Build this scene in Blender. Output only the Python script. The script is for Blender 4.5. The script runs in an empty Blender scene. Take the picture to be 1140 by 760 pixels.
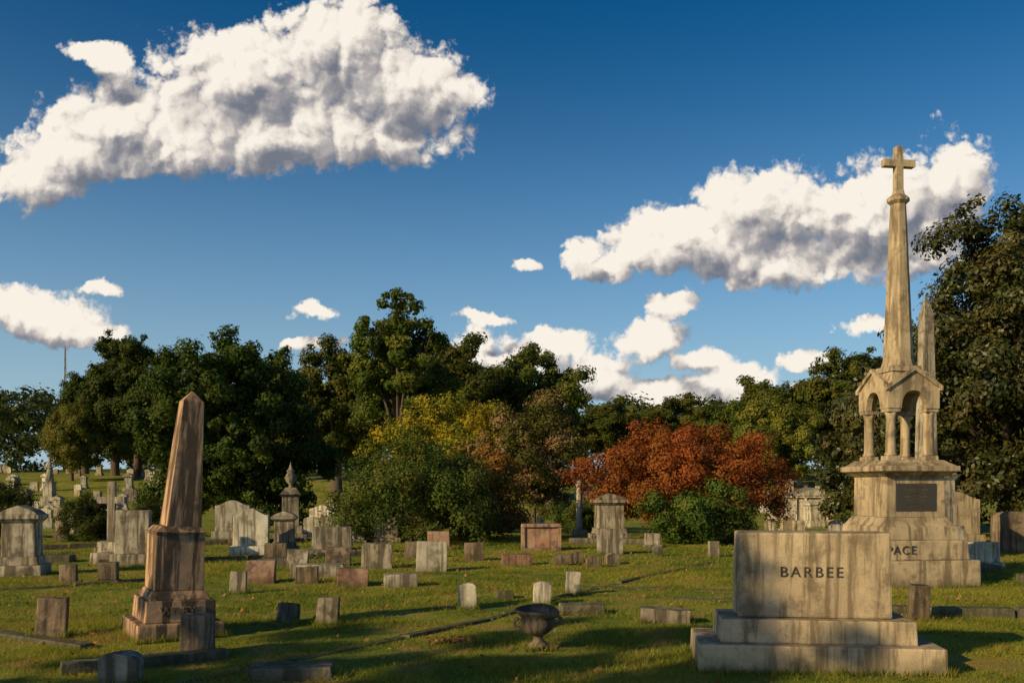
import bpy, bmesh, math, random
import numpy as np
from mathutils import Vector, Matrix, Euler

rng = np.random.default_rng(7)
random.seed(7)
scene = bpy.context.scene
col = scene.collection

# ------------------------------------------------------------------ terrain
def ss(a, b, v):
    t = np.clip((np.asarray(v, dtype=float) - a) / (b - a), 0, 1)
    return t * t * (3 - 2 * t)

def terrain(x, y):
    x = np.asarray(x, dtype=float); y = np.asarray(y, dtype=float)
    z = -0.7 * ss(25, 50, y) + 3.9 * ss(55, 120, y) + 3.0 * ss(120, 260, y)
    z = z + 0.012 * np.sin(x * 1.7 + 0.6 * y) * np.cos(y * 1.3 - 0.5 * x)
    z = z + 0.25 * ss(40, 80, y) * np.sin(x * 0.07 + 1.0)
    return z

def tz(x, y):
    return float(terrain(x, y))

# ------------------------------------------------------------------ node helpers
def new_mat(name):
    m = bpy.data.materials.new(name)
    m.use_nodes = True
    nt = m.node_tree
    nt.nodes.clear()
    return m, nt

def N(nt, typ, **kw):
    n = nt.nodes.new(typ)
    for k, v in kw.items():
        setattr(n, k, v)
    return n

def setin(nt, sock, v):
    if isinstance(v, bpy.types.NodeSocket):
        nt.links.new(v, sock)
    else:
        sock.default_value = v

def math_n(nt, op, a, b=None, c=None, clamp=False):
    n = N(nt, 'ShaderNodeMath', operation=op)
    n.use_clamp = clamp
    setin(nt, n.inputs[0], a)
    if b is not None: setin(nt, n.inputs[1], b)
    if c is not None: setin(nt, n.inputs[2], c)
    return n.outputs[0]

def vmath(nt, op, a, b=None, c=None):
    n = N(nt, 'ShaderNodeVectorMath', operation=op)
    setin(nt, n.inputs[0], a)
    if b is not None: setin(nt, n.inputs[1], b)
    if c is not None: setin(nt, n.inputs[2], c)
    return n.outputs['Value'] if op in ('LENGTH', 'DOT_PRODUCT', 'DISTANCE') else n.outputs[0]

def mixc(nt, fac, a, b, blend='MIX'):
    n = N(nt, 'ShaderNodeMix', data_type='RGBA', blend_type=blend)
    setin(nt, n.inputs[0], fac)
    for s, v in ((n.inputs[6], a), (n.inputs[7], b)):
        if isinstance(v, (tuple, list)):
            s.default_value = (v[0], v[1], v[2], 1)
        else:
            nt.links.new(v, s)
    return n.outputs[2]

def ramp(nt, fac, a, b):
    n = N(nt, 'ShaderNodeMapRange', interpolation_type='SMOOTHSTEP')
    nt.links.new(fac, n.inputs[0])
    n.inputs[1].default_value = a; n.inputs[2].default_value = b
    n.inputs[3].default_value = 0; n.inputs[4].default_value = 1
    return n.outputs[0]

def noise(nt, vec, scale, detail=4, rough=0.55, dist=0.0, dims='3D'):
    n = N(nt, 'ShaderNodeTexNoise', noise_dimensions=dims)
    nt.links.new(vec, n.inputs['Vector'])
    n.inputs['Scale'].default_value = scale
    n.inputs['Detail'].default_value = detail
    n.inputs['Roughness'].default_value = rough
    n.inputs['Distortion'].default_value = dist
    return n.outputs[0]

# ------------------------------------------------------------------ materials
def stone_mat(name, c1, c2, stain, stain_lo=0.5, stain_hi=0.72, speck=0.25, lichen=0.3, bump=0.4, streak=0.8):
    m, nt = new_mat(name)
    tc = N(nt, 'ShaderNodeTexCoord'); oi = N(nt, 'ShaderNodeObjectInfo')
    p = vmath(nt, 'ADD', tc.outputs['Object'], oi.outputs['Location'])
    n1 = noise(nt, p, 1.9, 6, 0.62)
    base = mixc(nt, ramp(nt, n1, 0.36, 0.64), c1, c2)
    # vertical weather streaks
    ps = vmath(nt, 'MULTIPLY', p, (9.0, 9.0, 0.8))
    n2 = noise(nt, ps, 1.0, 5, 0.65, 0.4)
    n2b = noise(nt, p, 3.1, 6, 0.65)
    st = math_n(nt, 'MULTIPLY', ramp(nt, n2, stain_lo - 0.03, stain_hi - 0.05), streak)
    base = mixc(nt, st, base, stain)
    base = mixc(nt, math_n(nt, 'MULTIPLY', ramp(nt, n2b, 0.50, 0.66), 0.7), base, stain)
    # grime on ledges
    geo = N(nt, 'ShaderNodeNewGeometry')
    sx = N(nt, 'ShaderNodeSeparateXYZ'); nt.links.new(geo.outputs['Normal'], sx.inputs[0])
    up = math_n(nt, 'MULTIPLY', ramp(nt, sx.outputs[2], 0.3, 0.9), math_n(nt, 'MULTIPLY', ramp(nt, n2b, 0.3, 0.6), 0.6))
    base = mixc(nt, up, base, (stain[0]*0.9, stain[1]*0.9, stain[2]*0.8))
    # damp, mossy foot of the stone
    so = N(nt, 'ShaderNodeSeparateXYZ'); nt.links.new(tc.outputs['Object'], so.inputs[0])
    foot = math_n(nt, 'SUBTRACT', math_n(nt, 'MULTIPLY_ADD', n2b, 0.4, 0.0), so.outputs[2])
    base = mixc(nt, math_n(nt, 'MULTIPLY', ramp(nt, foot, 0.0, 0.22), 0.6), base, (0.075, 0.07, 0.035))
    # lichen
    n3 = noise(nt, p, 14.0, 4, 0.7)
    base = mixc(nt, math_n(nt, 'MULTIPLY', ramp(nt, n3, 0.56, 0.66), lichen), base, (0.17, 0.15, 0.08))
    n4 = noise(nt, p, 120.0, 2, 0.6)
    sp = math_n(nt, 'MULTIPLY_ADD', n4, speck * 2, 1 - speck)
    br = math_n(nt, 'MULTIPLY', sp, math_n(nt, 'MULTIPLY_ADD', oi.outputs['Random'], 0.5, 0.68))
    comb = N(nt, 'ShaderNodeCombineXYZ')
    for i in range(3): nt.links.new(br, comb.inputs[i])
    base = mixc(nt, 1.0, base, comb.outputs[0], 'MULTIPLY')
    bs = N(nt, 'ShaderNodeBsdfPrincipled')
    nt.links.new(base, bs.inputs['Base Color'])
    bs.inputs['Roughness'].default_value = 0.85
    bs.inputs['Specular IOR Level'].default_value = 0.15
    h = math_n(nt, 'ADD', math_n(nt, 'MULTIPLY', n3, 0.6), math_n(nt, 'MULTIPLY', n4, 0.4))
    h = math_n(nt, 'ADD', h, math_n(nt, 'MULTIPLY', n2b, 1.6))
    b = N(nt, 'ShaderNodeBump'); b.inputs['Strength'].default_value = bump; b.inputs['Distance'].default_value = 0.03
    nt.links.new(h, b.inputs['Height']); nt.links.new(b.outputs[0], bs.inputs['Normal'])
    out = N(nt, 'ShaderNodeOutputMaterial'); nt.links.new(bs.outputs[0], out.inputs[0])
    return m

GRAN = stone_mat('warm_grey_granite', (0.48, 0.38, 0.24), (0.34, 0.265, 0.17), (0.13, 0.098, 0.06), 0.49, 0.68, 0.3, 0.3, 0.3, 0.8)
MARB = stone_mat('weathered_marble', (0.51, 0.45, 0.34), (0.32, 0.27, 0.195), (0.075, 0.060, 0.042), 0.47, 0.64, 0.12, 0.35, 0.4)
DARK = stone_mat('dark_weathered_stone', (0.32, 0.235, 0.15), (0.20, 0.145, 0.095), (0.055, 0.045, 0.034), 0.48, 0.66, 0.2, 0.5, 0.6)
OBEL = stone_mat('stained_obelisk_marble', (0.54, 0.335, 0.185), (0.38, 0.235, 0.14), (0.06, 0.045, 0.034), 0.47, 0.61, 0.15, 0.3, 0.35, 0.88)
REDS = stone_mat('reddish_stone', (0.34, 0.18, 0.11), (0.38, 0.26, 0.18), (0.10, 0.06, 0.045), 0.5, 0.7, 0.2, 0.4, 0.4)
PALE = stone_mat('pale_marble', (0.65, 0.59, 0.46), (0.46, 0.41, 0.31), (0.13, 0.11, 0.078), 0.49, 0.67, 0.1, 0.2, 0.3)
CONC = stone_mat('old_coping_stone', (0.24, 0.21, 0.15), (0.16, 0.14, 0.095), (0.06, 0.06, 0.035), 0.45, 0.65, 0.3, 0.6, 0.8)

def plain_mat(name, c, rough=0.8):
    m, nt = new_mat(name)
    tc = N(nt, 'ShaderNodeTexCoord')
    n = noise(nt, tc.outputs['Object'], 20, 4)
    cc = mixc(nt, n, tuple(v * 0.7 for v in c), tuple(v * 1.25 for v in c))
    bs = N(nt, 'ShaderNodeBsdfPrincipled'); nt.links.new(cc, bs.inputs['Base Color'])
    bs.inputs['Roughness'].default_value = rough
    out = N(nt, 'ShaderNodeOutputMaterial'); nt.links.new(bs.outputs[0], out.inputs[0])
    return m
INK = plain_mat('engraved_shadow', (0.05, 0.04, 0.03), 0.95)
PLAQ = plain_mat('bronze_plaque', (0.045, 0.042, 0.038), 0.7)
BARK = plain_mat('bark', (0.09, 0.065, 0.045), 0.95)
METAL = plain_mat('painted_steel', (0.3, 0.3, 0.3), 0.5)
DOOR = plain_mat('dark_door', (0.05, 0.06, 0.05), 0.6)
ROOFM = plain_mat('slate_roof', (0.16, 0.14, 0.13), 0.8)

def leaf_mat(name, c_dark, c_light, accent=None, acc_amt=0.5, acc_scale=0.35, trans=0.3, gloss=0.12, rough=0.6, acc_lo=0.48, acc_hi=0.6):
    m, nt = new_mat(name)
    at = N(nt, 'ShaderNodeAttribute'); at.attribute_name = 'tint'
    oi = N(nt, 'ShaderNodeObjectInfo')
    c = mixc(nt, at.outputs['Fac'], c_dark, c_light)
    if accent is not None:
        tc = N(nt, 'ShaderNodeTexCoord')
        n = noise(nt, tc.outputs['Object'], acc_scale, 2, 0.6)
        n = math_n(nt, 'ADD', n, math_n(nt, 'MULTIPLY_ADD', at.outputs['Fac'], 0.25, -0.12))
        c = mixc(nt, math_n(nt, 'MULTIPLY', ramp(nt, n, acc_lo, acc_hi), acc_amt), c, accent)
    hs = N(nt, 'ShaderNodeHueSaturation')
    nt.links.new(c, hs.inputs['Color'])
    nt.links.new(math_n(nt, 'MULTIPLY_ADD', oi.outputs['Random'], 0.035, 0.485), hs.inputs['Hue'])
    nt.links.new(math_n(nt, 'MULTIPLY_ADD', oi.outputs['Random'], 0.4, 0.8), hs.inputs['Value'])
    bs = N(nt, 'ShaderNodeBsdfPrincipled')
    nt.links.new(hs.outputs[0], bs.inputs['Base Color'])
    bs.inputs['Roughness'].default_value = rough
    bs.inputs['Specular IOR Level'].default_value = gloss
    tr = N(nt, 'ShaderNodeBsdfTranslucent'); nt.links.new(hs.outputs[0], tr.inputs[0])
    mx = N(nt, 'ShaderNodeMixShader'); mx.inputs[0].default_value = trans
    nt.links.new(bs.outputs[0], mx.inputs[1]); nt.links.new(tr.outputs[0], mx.inputs[2])
    out = N(nt, 'ShaderNodeOutputMaterial'); nt.links.new(mx.outputs[0], out.inputs[0])
    return m

L_DARK = leaf_mat('dark_evergreen_leaves', (0.015, 0.029, 0.005), (0.080, 0.108, 0.014), (0.10, 0.115, 0.018), 0.4)
L_OAK = leaf_mat('oak_leaves', (0.022, 0.039, 0.007), (0.118, 0.143, 0.018), (0.17, 0.15, 0.024), 0.45)
L_MAG = leaf_mat('magnolia_leaves', (0.015, 0.025, 0.006), (0.085, 0.10, 0.016), (0.18, 0.115, 0.028), 0.28, 0.8, 0.12, 0.35, 0.45)
L_YEL = leaf_mat('yellowing_leaves', (0.10, 0.13, 0.014), (0.32, 0.30, 0.022), (0.52, 0.36, 0.02), 0.55, 0.5)
L_MYR = leaf_mat('crape_myrtle_leaves', (0.06, 0.07, 0.014), (0.18, 0.17, 0.03), (0.46, 0.28, 0.14), 0.6, 0.9, acc_lo=0.52)
L_ORG = leaf_mat('orange_leaves', (0.14, 0.060, 0.015), (0.36, 0.15, 0.035), (0.14, 0.13, 0.02), 0.4, 0.9)
L_RED = leaf_mat('red_autumn_leaves', (0.15, 0.042, 0.012), (0.44, 0.135, 0.030), (0.22, 0.13, 0.02), 0.4, 0.8)
L_LIME = leaf_mat('light_green_leaves', (0.08, 0.105, 0.016), (0.21, 0.23, 0.035), (0.28, 0.22, 0.03), 0.4)
L_BUSH = leaf_mat('bush_leaves', (0.026, 0.052, 0.010), (0.115, 0.165, 0.025), (0.28, 0.12, 0.03), 0.15, 0.9)
L_FAR = leaf_mat('distant_leaves', (0.032, 0.046, 0.014), (0.085, 0.105, 0.028), (0.12, 0.11, 0.03), 0.4, 0.05)

# ------------------------------------------------------------------ mesh from numpy
def np_mesh(name, V, F, k, matidx=None, tint=None, mats=()):
    me = bpy.data.meshes.new(name)
    V = np.ascontiguousarray(V, dtype=np.float32); F = np.ascontiguousarray(F, dtype=np.int32)
    me.vertices.add(len(V)); me.vertices.foreach_set('co', V.ravel())
    me.loops.add(F.size); me.loops.foreach_set('vertex_index', F.ravel())
    me.polygons.add(len(F)); me.polygons.foreach_set('loop_start', np.arange(0, F.size, k, dtype=np.int32))
    for m in mats: me.materials.append(m)
    if matidx is not None: me.polygons.foreach_set('material_index', np.ascontiguousarray(matidx, dtype=np.int32))
    me.update(calc_edges=True)
    if tint is not None:
        a = me.attributes.new('tint', 'FLOAT', 'FACE')
        a.data.foreach_set('value', np.ascontiguousarray(tint, dtype=np.float32))
    me.validate()
    return me

def add_obj(name, data, loc=(0, 0, 0), rot=(0, 0, 0), scale=(1, 1, 1), parent=None):
    o = bpy.data.objects.new(name, data)
    col.objects.link(o)
    o.location = loc; o.rotation_euler = rot; o.scale = scale
    if parent: o.parent = parent
    return o

# ------------------------------------------------------------------ trees
def unit(v):
    return v / np.maximum(np.linalg.norm(v, axis=-1, keepdims=True), 1e-6)

def tube(pts, radii, n=8):
    pts = np.asarray(pts, float); V = []; F = []
    for i, p in enumerate(pts):
        d = pts[min(i + 1, len(pts) - 1)] - pts[max(i - 1, 0)]
        d = d / (np.linalg.norm(d) + 1e-9)
        a = np.cross(d, [0.3, 1, 0.1]); a /= np.linalg.norm(a); b = np.cross(d, a)
        for j in range(n):
            t = 2 * math.pi * j / n
            V.append(p + radii[i] * (math.cos(t) * a + math.sin(t) * b))
    for i in range(len(pts) - 1):
        for j in range(n):
            F.append((i * n + j, i * n + (j + 1) % n, (i + 1) * n + (j + 1) % n, (i + 1) * n + j))
    return np.array(V), np.array(F)

def leaves_from(centres, crad, outc, n, size, r, flat=0.8, nrm_rand=0.7, aspect=0.55):
    K = len(centres)
    w = crad ** 2; w = w / w.sum()
    idx = r.choice(K, n, p=w)
    d = unit(r.normal(size=(n, 3)))
    rad = r.random(n) ** 0.45
    # a share of stray leaves beyond the clump break the outline
    rad = np.where(r.random(n) < 0.10, rad * (1.0 + 0.55 * r.random(n)), rad)
    P = centres[idx] + d * (rad * crad[idx])[:, None] * np.array([1, 1, flat])
    out = unit(P - outc[idx])
    nr = unit(d * 0.8 + out * 0.6 + r.normal(size=(n, 3)) * nrm_rand * 0.6 + np.array([0, 0, 0.15]))
    t = unit(np.cross(nr, r.normal(size=(n, 3))))
    b = np.cross(nr, t)
    s = size * (0.6 + 0.8 * r.random(n))[:, None]
    V = np.empty((n, 4, 3))
    V[:, 0] = P - t * s * 0.5
    V[:, 1] = P - b * s * aspect * 0.5 + nr * s * 0.06
    V[:, 2] = P + t * s * 0.5
    V[:, 3] = P + b * s * aspect * 0.5 + nr * s * 0.06
    ct = r.random(K)
    tint = np.clip(0.55 * ct[idx] + 0.45 * r.random(n), 0, 1)
    return V.reshape(-1, 3), tint

def tree_mesh(name, seed, lobes, n_leaves, leaf, mat, clump=0.22, n_clumps=140, trunk_h=2.0, trunk_r=0.25,
              limbs=14, inner=0.4, flat=0.8, nrm_rand=0.7, trunk=True):
    r = np.random.default_rng(seed)
    L = np.array(lobes, float)
    area = (L[:, 3] * L[:, 4] * L[:, 5]) ** (2 / 3)
    li = r.choice(len(L), n_clumps, p=area / area.sum())
    d = unit(r.normal(size=(n_clumps, 3)))
    rr = inner + (1 - inner) * r.random(n_clumps) ** 0.6
    C = L[li, :3] + d * L[li, 3:6] * rr[:, None]
    mean_r = (L[li, 3] * L[li, 4] * L[li, 5]) ** (1 / 3)
    cr = clump * np.sqrt(mean_r) * (0.5 + 1.0 * r.random(n_clumps)) * 1.6
    V, tint = leaves_from(C, cr, L[li, :3], n_leaves, leaf, r, flat, nrm_rand)
    keep = V.reshape(-1, 4, 3)[:, :, 2].min(axis=1) > 0.02
    V = V.reshape(-1, 4, 3)[keep].reshape(-1, 3); tint = tint[keep]
    F = np.arange(len(V)).reshape(-1, 4)
    Vs = [V]; Fs = [F]; M = [np.ones(len(F), int)]; T = [tint]
    off = len(V)
    def addt(pts, rad, n=8):
        nonlocal off
        tv, tf = tube(pts, rad, n)
        Vs.append(tv); Fs.append(tf + off); M.append(np.zeros(len(tf), int)); T.append(np.zeros(len(tf)))
        off += len(tv)
    if trunk:
        top = L[:, 2].max(); cx, cy = np.average(L[:, 0], weights=area), np.average(L[:, 1], weights=area)
        tp = [(0, 0, -0.3), (0, 0, 0.15), (0.05 * cx, 0, trunk_h * 0.5), (0.2 * cx, 0.1 * cy, trunk_h),
              (0.6 * cx, 0.5 * cy, trunk_h + (top - trunk_h) * 0.5), (cx, cy, top)]
        addt(tp, [trunk_r * 1.5, trunk_r * 1.15, trunk_r, trunk_r * 0.85, trunk_r * 0.5, trunk_r * 0.12], 10)
        for i in r.choice(n_clumps, min(limbs, n_clumps), replace=False):
            c = C[i]; s = np.array([0.15 * cx, 0.1 * cy, trunk_h * (0.75 + 0.5 * r.random())])
            if c[2] < s[2]: s[2] = max(0.3, c[2] * 0.7)
            mid = s * 0.5 + c * 0.5 + np.array([0, 0, 0.12 * np.linalg.norm(c - s)]) + r.normal(size=3) * 0.15
            addt([s, s * 0.75 + mid * 0.25 + r.normal(size=3) * 0.05, mid, c],
                 [trunk_r * 0.45, trunk_r * 0.38, trunk_r * 0.25, trunk_r * 0.06], 6)
    return np_mesh(name, np.vstack(Vs), np.vstack(Fs), 4, np.concatenate(M), np.concatenate(T), (BARK, mat))

def auto_lobes(seed, W, H, z0, n=12, shape='round', spread=0.72):
    """crown of width W whose foliage goes from z0 up to H"""
    r = np.random.default_rng(seed)
    zc = (z0 + H) / 2; hz = (H - z0) / 2
    lobes = [(0, 0, zc, W * 0.32, W * 0.32, hz * 0.75)]
    for i in range(n):
        a = i * 2.4 + r.random() * 0.8
        t = (i + 0.5) / n
        z = z0 + (H - z0) * (0.1 + 0.8 * t)
        if shape == 'cone': prof = 1.05 - 0.95 * t
        elif shape == 'vase': prof = 0.55 + 0.55 * math.sin(t * 2.4)
        else: prof = math.sqrt(max(0.08, 1 - (2 * t - 0.85) ** 2 / 1.35))
        rad = W * 0.5 * spread * prof * (0.6 + 0.45 * r.random())
        s = W * (0.15 + 0.13 * r.random()) * (0.6 + 0.4 * prof)
        lobes.append((math.cos(a) * rad, math.sin(a) * rad, z, s, s, s * (0.7 + 0.3 * r.random())))
    lobes.append((r.normal() * 0.04 * W, 0, H - W * 0.13, W * 0.15, W * 0.15, W * 0.15))
    return lobes

def plant(name, me, x, y, rz=0.0, s=1.0, sz=None, sink=0.0):
    return add_obj(name, me, (x, y, tz(x, y) - sink), (0, 0, rz), (s, s, sz if sz else s))

# big dark evergreen left
me = tree_mesh('evergreen', 11, auto_lobes(11, 7.6, 9.1, 0.1, 26, 'round', 0.85), 90000, 0.18, L_DARK, 0.24, 460, 1.0, 0.3, 10, 0.45)
plant('evergreen_oak_tree', me, -12.4, 41)
# tall airy oak
me = tree_mesh('oakA', 21, auto_lobes(21, 8.6, 15.2, 5.4, 16, 'vase', 0.8), 42000, 0.28, L_OAK, 0.24, 210, 5.0, 0.4, 22, 0.3)
plant('oak_tree', me, -8.3, 66)
oakB = tree_mesh('oakB', 22, auto_lobes(23, 10.0, 11.0, 2.0, 18, 'round', 0.8), 60000, 0.26, L_OAK, 0.28, 290, 3.0, 0.4, 18, 0.3)
oakC = tree_mesh('oakC', 25, auto_lobes(27, 8.5, 12.0, 1.2, 20, 'cone', 0.9), 56000, 0.24, L_DARK, 0.28, 280, 3.0, 0.35, 14, 0.3)
limeT = tree_mesh('limetree', 29, auto_lobes(29, 7.0, 7.0, 1.2, 14, 'round', 0.8), 40000, 0.21, L_LIME, 0.3, 190, 1.5, 0.2, 12, 0.3)

plant('oak_tree', oakB, -16.6, 85, 1.0, 1.25, 1.25)
plant('oak_tree', oakB, -6.2, 88, 2.5, 1.35, 1.30)
plant('oak_tree', oakB, 1.6, 94, 4.0, 1.2, 1.28)
plant('conifer_tree', oakC, -49.5, 112, 0.4, 1.45, 1.50)
plant('conifer_tree', oakC, -45.0, 108, 2.4, 1.3, 1.42)
plant('conifer_tree', oakC, -39.0, 104, 4.4, 1.4, 1.30)
plant('conifer_tree', oakC, -58.0, 122, 3.9, 1.3, 1.18)
plant('light_green_tree', limeT, -49.0, 100, 0.3, 0.95, 1.22)
plant('light_green_tree', limeT, 26.2, 88, 1.3, 1.25, 1.22)
plant('oak_tree', oakB, 27.5, 98, 5.1, 1.15, 1.0)
plant('oak_tree', oakB, 19.0, 104, 3.3, 1.1, 0.84)
plant('oak_tree', oakB, 12.0, 112, 1.9, 1.1, 0.80)
plant('oak_tree', oakB, 35.5, 95, 0.2, 1.3, 1.22)
plant('oak_tree', oakB, -26.5, 98, 0.7, 1.2, 1.15)
plant('conifer_tree', oakC, 41.0, 104, 1.2, 1.5, 1.25)

# yellowing tree, crape myrtle
me = tree_mesh('yellow', 31, auto_lobes(31, 6.2, 5.7, 0.9, 16, 'round', 0.85), 52000, 0.13, L_YEL, 0.26, 260, 1.6, 0.14, 16, 0.35)
plant('yellowing_maple_tree', me, -2.9, 40)
me = tree_mesh('myrtle', 33, auto_lobes(33, 3.8, 5.4, 0.6, 16, 'vase', 0.85), 42000, 0.11, L_MYR, 0.26, 220, 1.4, 0.10, 18, 0.35)
plant('crape_myrtle_tree', me, 0.9, 37)
me = tree_mesh('orangebush', 34, auto_lobes(36, 2.4, 2.9, 0.3, 12, 'round', 0.85), 20000, 0.10, L_ORG, 0.26, 130, 0.8, 0.08, 10, 0.35)
plant('orange_shrub', me, -0.75, 28.2)
# feathery green bush
me = tree_mesh('bush', 35, auto_lobes(35, 4.9, 2.85, 0.0, 22, 'round', 0.95), 68000, 0.08, L_BUSH, 0.22, 380, 0.4, 0.06, 20, 0.3)
plant('green_shrub', me, -2.9, 26.5)
# red maple and its understory shrub
me = tree_mesh('redtree', 37, auto_lobes(41, 5.5, 3.3, 0.9, 26, 'round', 0.92), 72000, 0.09, L_RED, 0.22, 380, 0.9, 0.11, 22, 0.3, 0.7)
plant('red_japanese_maple_tree', me, 5.45, 28)
me = tree_mesh('under', 38, auto_lobes(38, 3.0, 1.55, 0.0, 14, 'round', 0.9), 32000, 0.08, L_BUSH, 0.22, 190, 0.3, 0.05, 10, 0.3)
plant('green_shrub', me, 5.3, 25.6)
plant('green_shrub', me, 2.6, 33, 1.0, 0.8)

# magnolia at right
lob = [(0, 0, 5.5, 3.2, 3.2, 4.6), (-1.2, -1, 9.6, 1.9, 1.9, 1.5), (1.5, 0, 10.2, 2.4, 2.2, 1.7), (-3.0, -0.5, 6.4, 2.0, 2.0, 1.6),
       (-3.6, -0.8, 3.8, 2.2, 2.0, 1.8), (-2.6, -1.2, 1.6, 2.3, 2.0, 1.5), (0.2, -3.0, 7.6, 2.1, 1.8, 1.7), (0.8, -3.4, 4.4, 2.4, 1.9, 1.9),
       (0.5, -3.2, 1.7, 2.6, 1.9, 1.6), (3.4, -0.6, 8.0, 2.2, 2.1, 1.9), (3.8, -1.0, 4.8, 2.6, 2.2, 2.2), (3.5, -1.0, 2.0, 2.6, 2.2, 1.7),
       (-2.0, -1.4, 8.1, 1.5, 1.5, 1.1), (-0.9, -0.5, 10.8, 1.1, 1.1, 0.8), (5.0, 0.5, 6.5, 2.0, 2.0, 2.0), (-1.6, -2.4, 5.3, 1.6, 1.5, 1.4)]
me = tree_mesh('magnolia', 43, lob, 135000, 0.165, L_MAG, 0.24, 560, 1.6, 0.4, 26, 0.4)
plant('magnolia_tree', me, 17.1, 31)
me = tree_mesh('magnolia2', 44, auto_lobes(44, 5.4, 7.4, 0.1, 18, 'round', 0.85), 50000, 0.19, L_MAG, 0.26, 260, 1.2, 0.25, 12, 0.4)
plant('magnolia_tree', me, 16.3, 40)
plant('magnolia_tree', me, 20.5, 44, 1.4, 1.2)

# rounded small shrubs at left
me = tree_mesh('boxw', 45, auto_lobes(45, 1.75, 1.55, 0.0, 12, 'round', 0.8), 24000, 0.05, L_DARK, 0.2, 160, 0.2, 0.04, 6, 0.4)
plant('boxwood_shrub', me, -12.5, 26.5, 0, 0.95)
plant('boxwood_shrub', me, -16.6, 29.0, 2, 1.25)
plant('boxwood_shrub', me, -11.9, 29.5, 4, 0.85)
plant('boxwood_shrub', me, 7.9, 33, 2, 0.8)

# shade tree standing left of the photographer (outside the view)
me = tree_mesh('shade', 47, auto_lobes(49, 6.2, 9.4, 4.4, 14, 'round', 0.95), 9500, 0.20, L_OAK, 0.19, 70, 4.4, 0.24, 16, 0.3)
plant('oak_tree', me, -13.1, -2.0)

# distant treeline: one object
r = np.random.default_rng(5)
Ls = []
for i in range(110):
    x = -190 + 380 * (i + r.random()) / 110
    y = 150 + r.random() * 40
    h = 9.5 + 5.5 * r.random() + 2.5 * math.sin(x * 0.05)
    if 0 < x < 30: h *= 0.85
    zz = tz(x, y); w = 5 + 3 * r.random()
    Ls.append((x, y, zz + h * 0.45, w, w, h * 0.5))
    Ls.append((x + r.normal() * 3, y - 2, zz + h * 0.7, w * 0.6, w * 0.6, h * 0.28))
me = tree_mesh('treeline', 51, Ls, 180000, 0.8, L_FAR, 0.46, 2400, trunk=False, inner=0.5)
add_obj('distant_treeline', me)

# ------------------------------------------------------------------ ground
xs = np.concatenate([np.linspace(-600, -60, 30), np.linspace(-58, 58, 160), np.linspace(60, 600, 30)])
ys = np.concatenate([np.linspace(-120, -12, 10), np.linspace(-10, 60, 120), np.linspace(62, 300, 80), np.linspace(310, 1500, 20)])
X, Y = np.meshgrid(xs, ys)
V = np.stack([X, Y, terrain(X, Y)], -1).reshape(-1, 3)
nx, ny = len(xs), len(ys)
I = (np.arange(ny - 1)[:, None] * nx + np.arange(nx - 1)[None]).ravel()
F = np.stack([I, I + 1, I + nx + 1, I + nx], -1)

def grass_color(nt, pos):
    n1 = noise(nt, pos, 0.35, 3, 0.6)
    n2 = noise(nt, pos, 1.5, 4, 0.68)
    c = mixc(nt, ramp(nt, n1, 0.38, 0.62), (0.135, 0.190, 0.020), (0.28, 0.275, 0.036))
    c = mixc(nt, math_n(nt, 'MULTIPLY', ramp(nt, n2, 0.51, 0.65), 0.85), c, (0.34, 0.225, 0.075))
    c = mixc(nt, math_n(nt, 'MULTIPLY', ramp(nt, n2, 0.47, 0.36), 0.65), c, (0.062, 0.115, 0.013))
    return c
m, nt = new_mat('lawn_ground')
geo = N(nt, 'ShaderNodeNewGeometry')
c = grass_color(nt, geo.outputs['Position'])
n5 = noise(nt, geo.outputs['Position'], 30, 4, 0.7)
c = mixc(nt, math_n(nt, 'MULTIPLY', ramp(nt, n5, 0.4, 0.7), 0.7), c, (0.08, 0.075, 0.02))
bs = N(nt, 'ShaderNodeBsdfPrincipled'); nt.links.new(c, bs.inputs['Base Color'])
bs.inputs['Roughness'].default_value = 0.95; bs.inputs['Specular IOR Level'].default_value = 0.1
b = N(nt, 'ShaderNodeBump'); b.inputs['Strength'].default_value = 0.8; b.inputs['Distance'].default_value = 0.05
nt.links.new(n5, b.inputs['Height']); nt.links.new(b.outputs[0], bs.inputs['Normal'])
out = N(nt, 'ShaderNodeOutputMaterial'); nt.links.new(bs.outputs[0], out.inputs[0])
gm = np_mesh('ground', V, F, 4, mats=(m,))
gm.shade_smooth()
add_obj('ground', gm)

# grass blades: one object
m, nt = new_mat('grass_blades')
geo = N(nt, 'ShaderNodeNewGeometry')
c = grass_color(nt, geo.outputs['Position'])
at = N(nt, 'ShaderNodeAttribute'); at.attribute_name = 'tint'
c = mixc(nt, math_n(nt, 'MULTIPLY', math_n(nt, 'POWER', at.outputs['Fac'], 2.0), 0.65), c, (0.45, 0.42, 0.08))
bs = N(nt, 'ShaderNodeBsdfDiffuse'); nt.links.new(c, bs.inputs[0])
tr = N(nt, 'ShaderNodeBsdfTranslucent'); nt.links.new(c, tr.inputs[0])
mx = N(nt, 'ShaderNodeMixShader'); mx.inputs[0].default_value = 0.45
nt.links.new(bs.outputs[0], mx.inputs[1]); nt.links.new(tr.outputs[0], mx.inputs[2])
out = N(nt, 'ShaderNodeOutputMaterial'); nt.links.new(mx.outputs[0], out.inputs[0])
GV = []; GT = []
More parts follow.
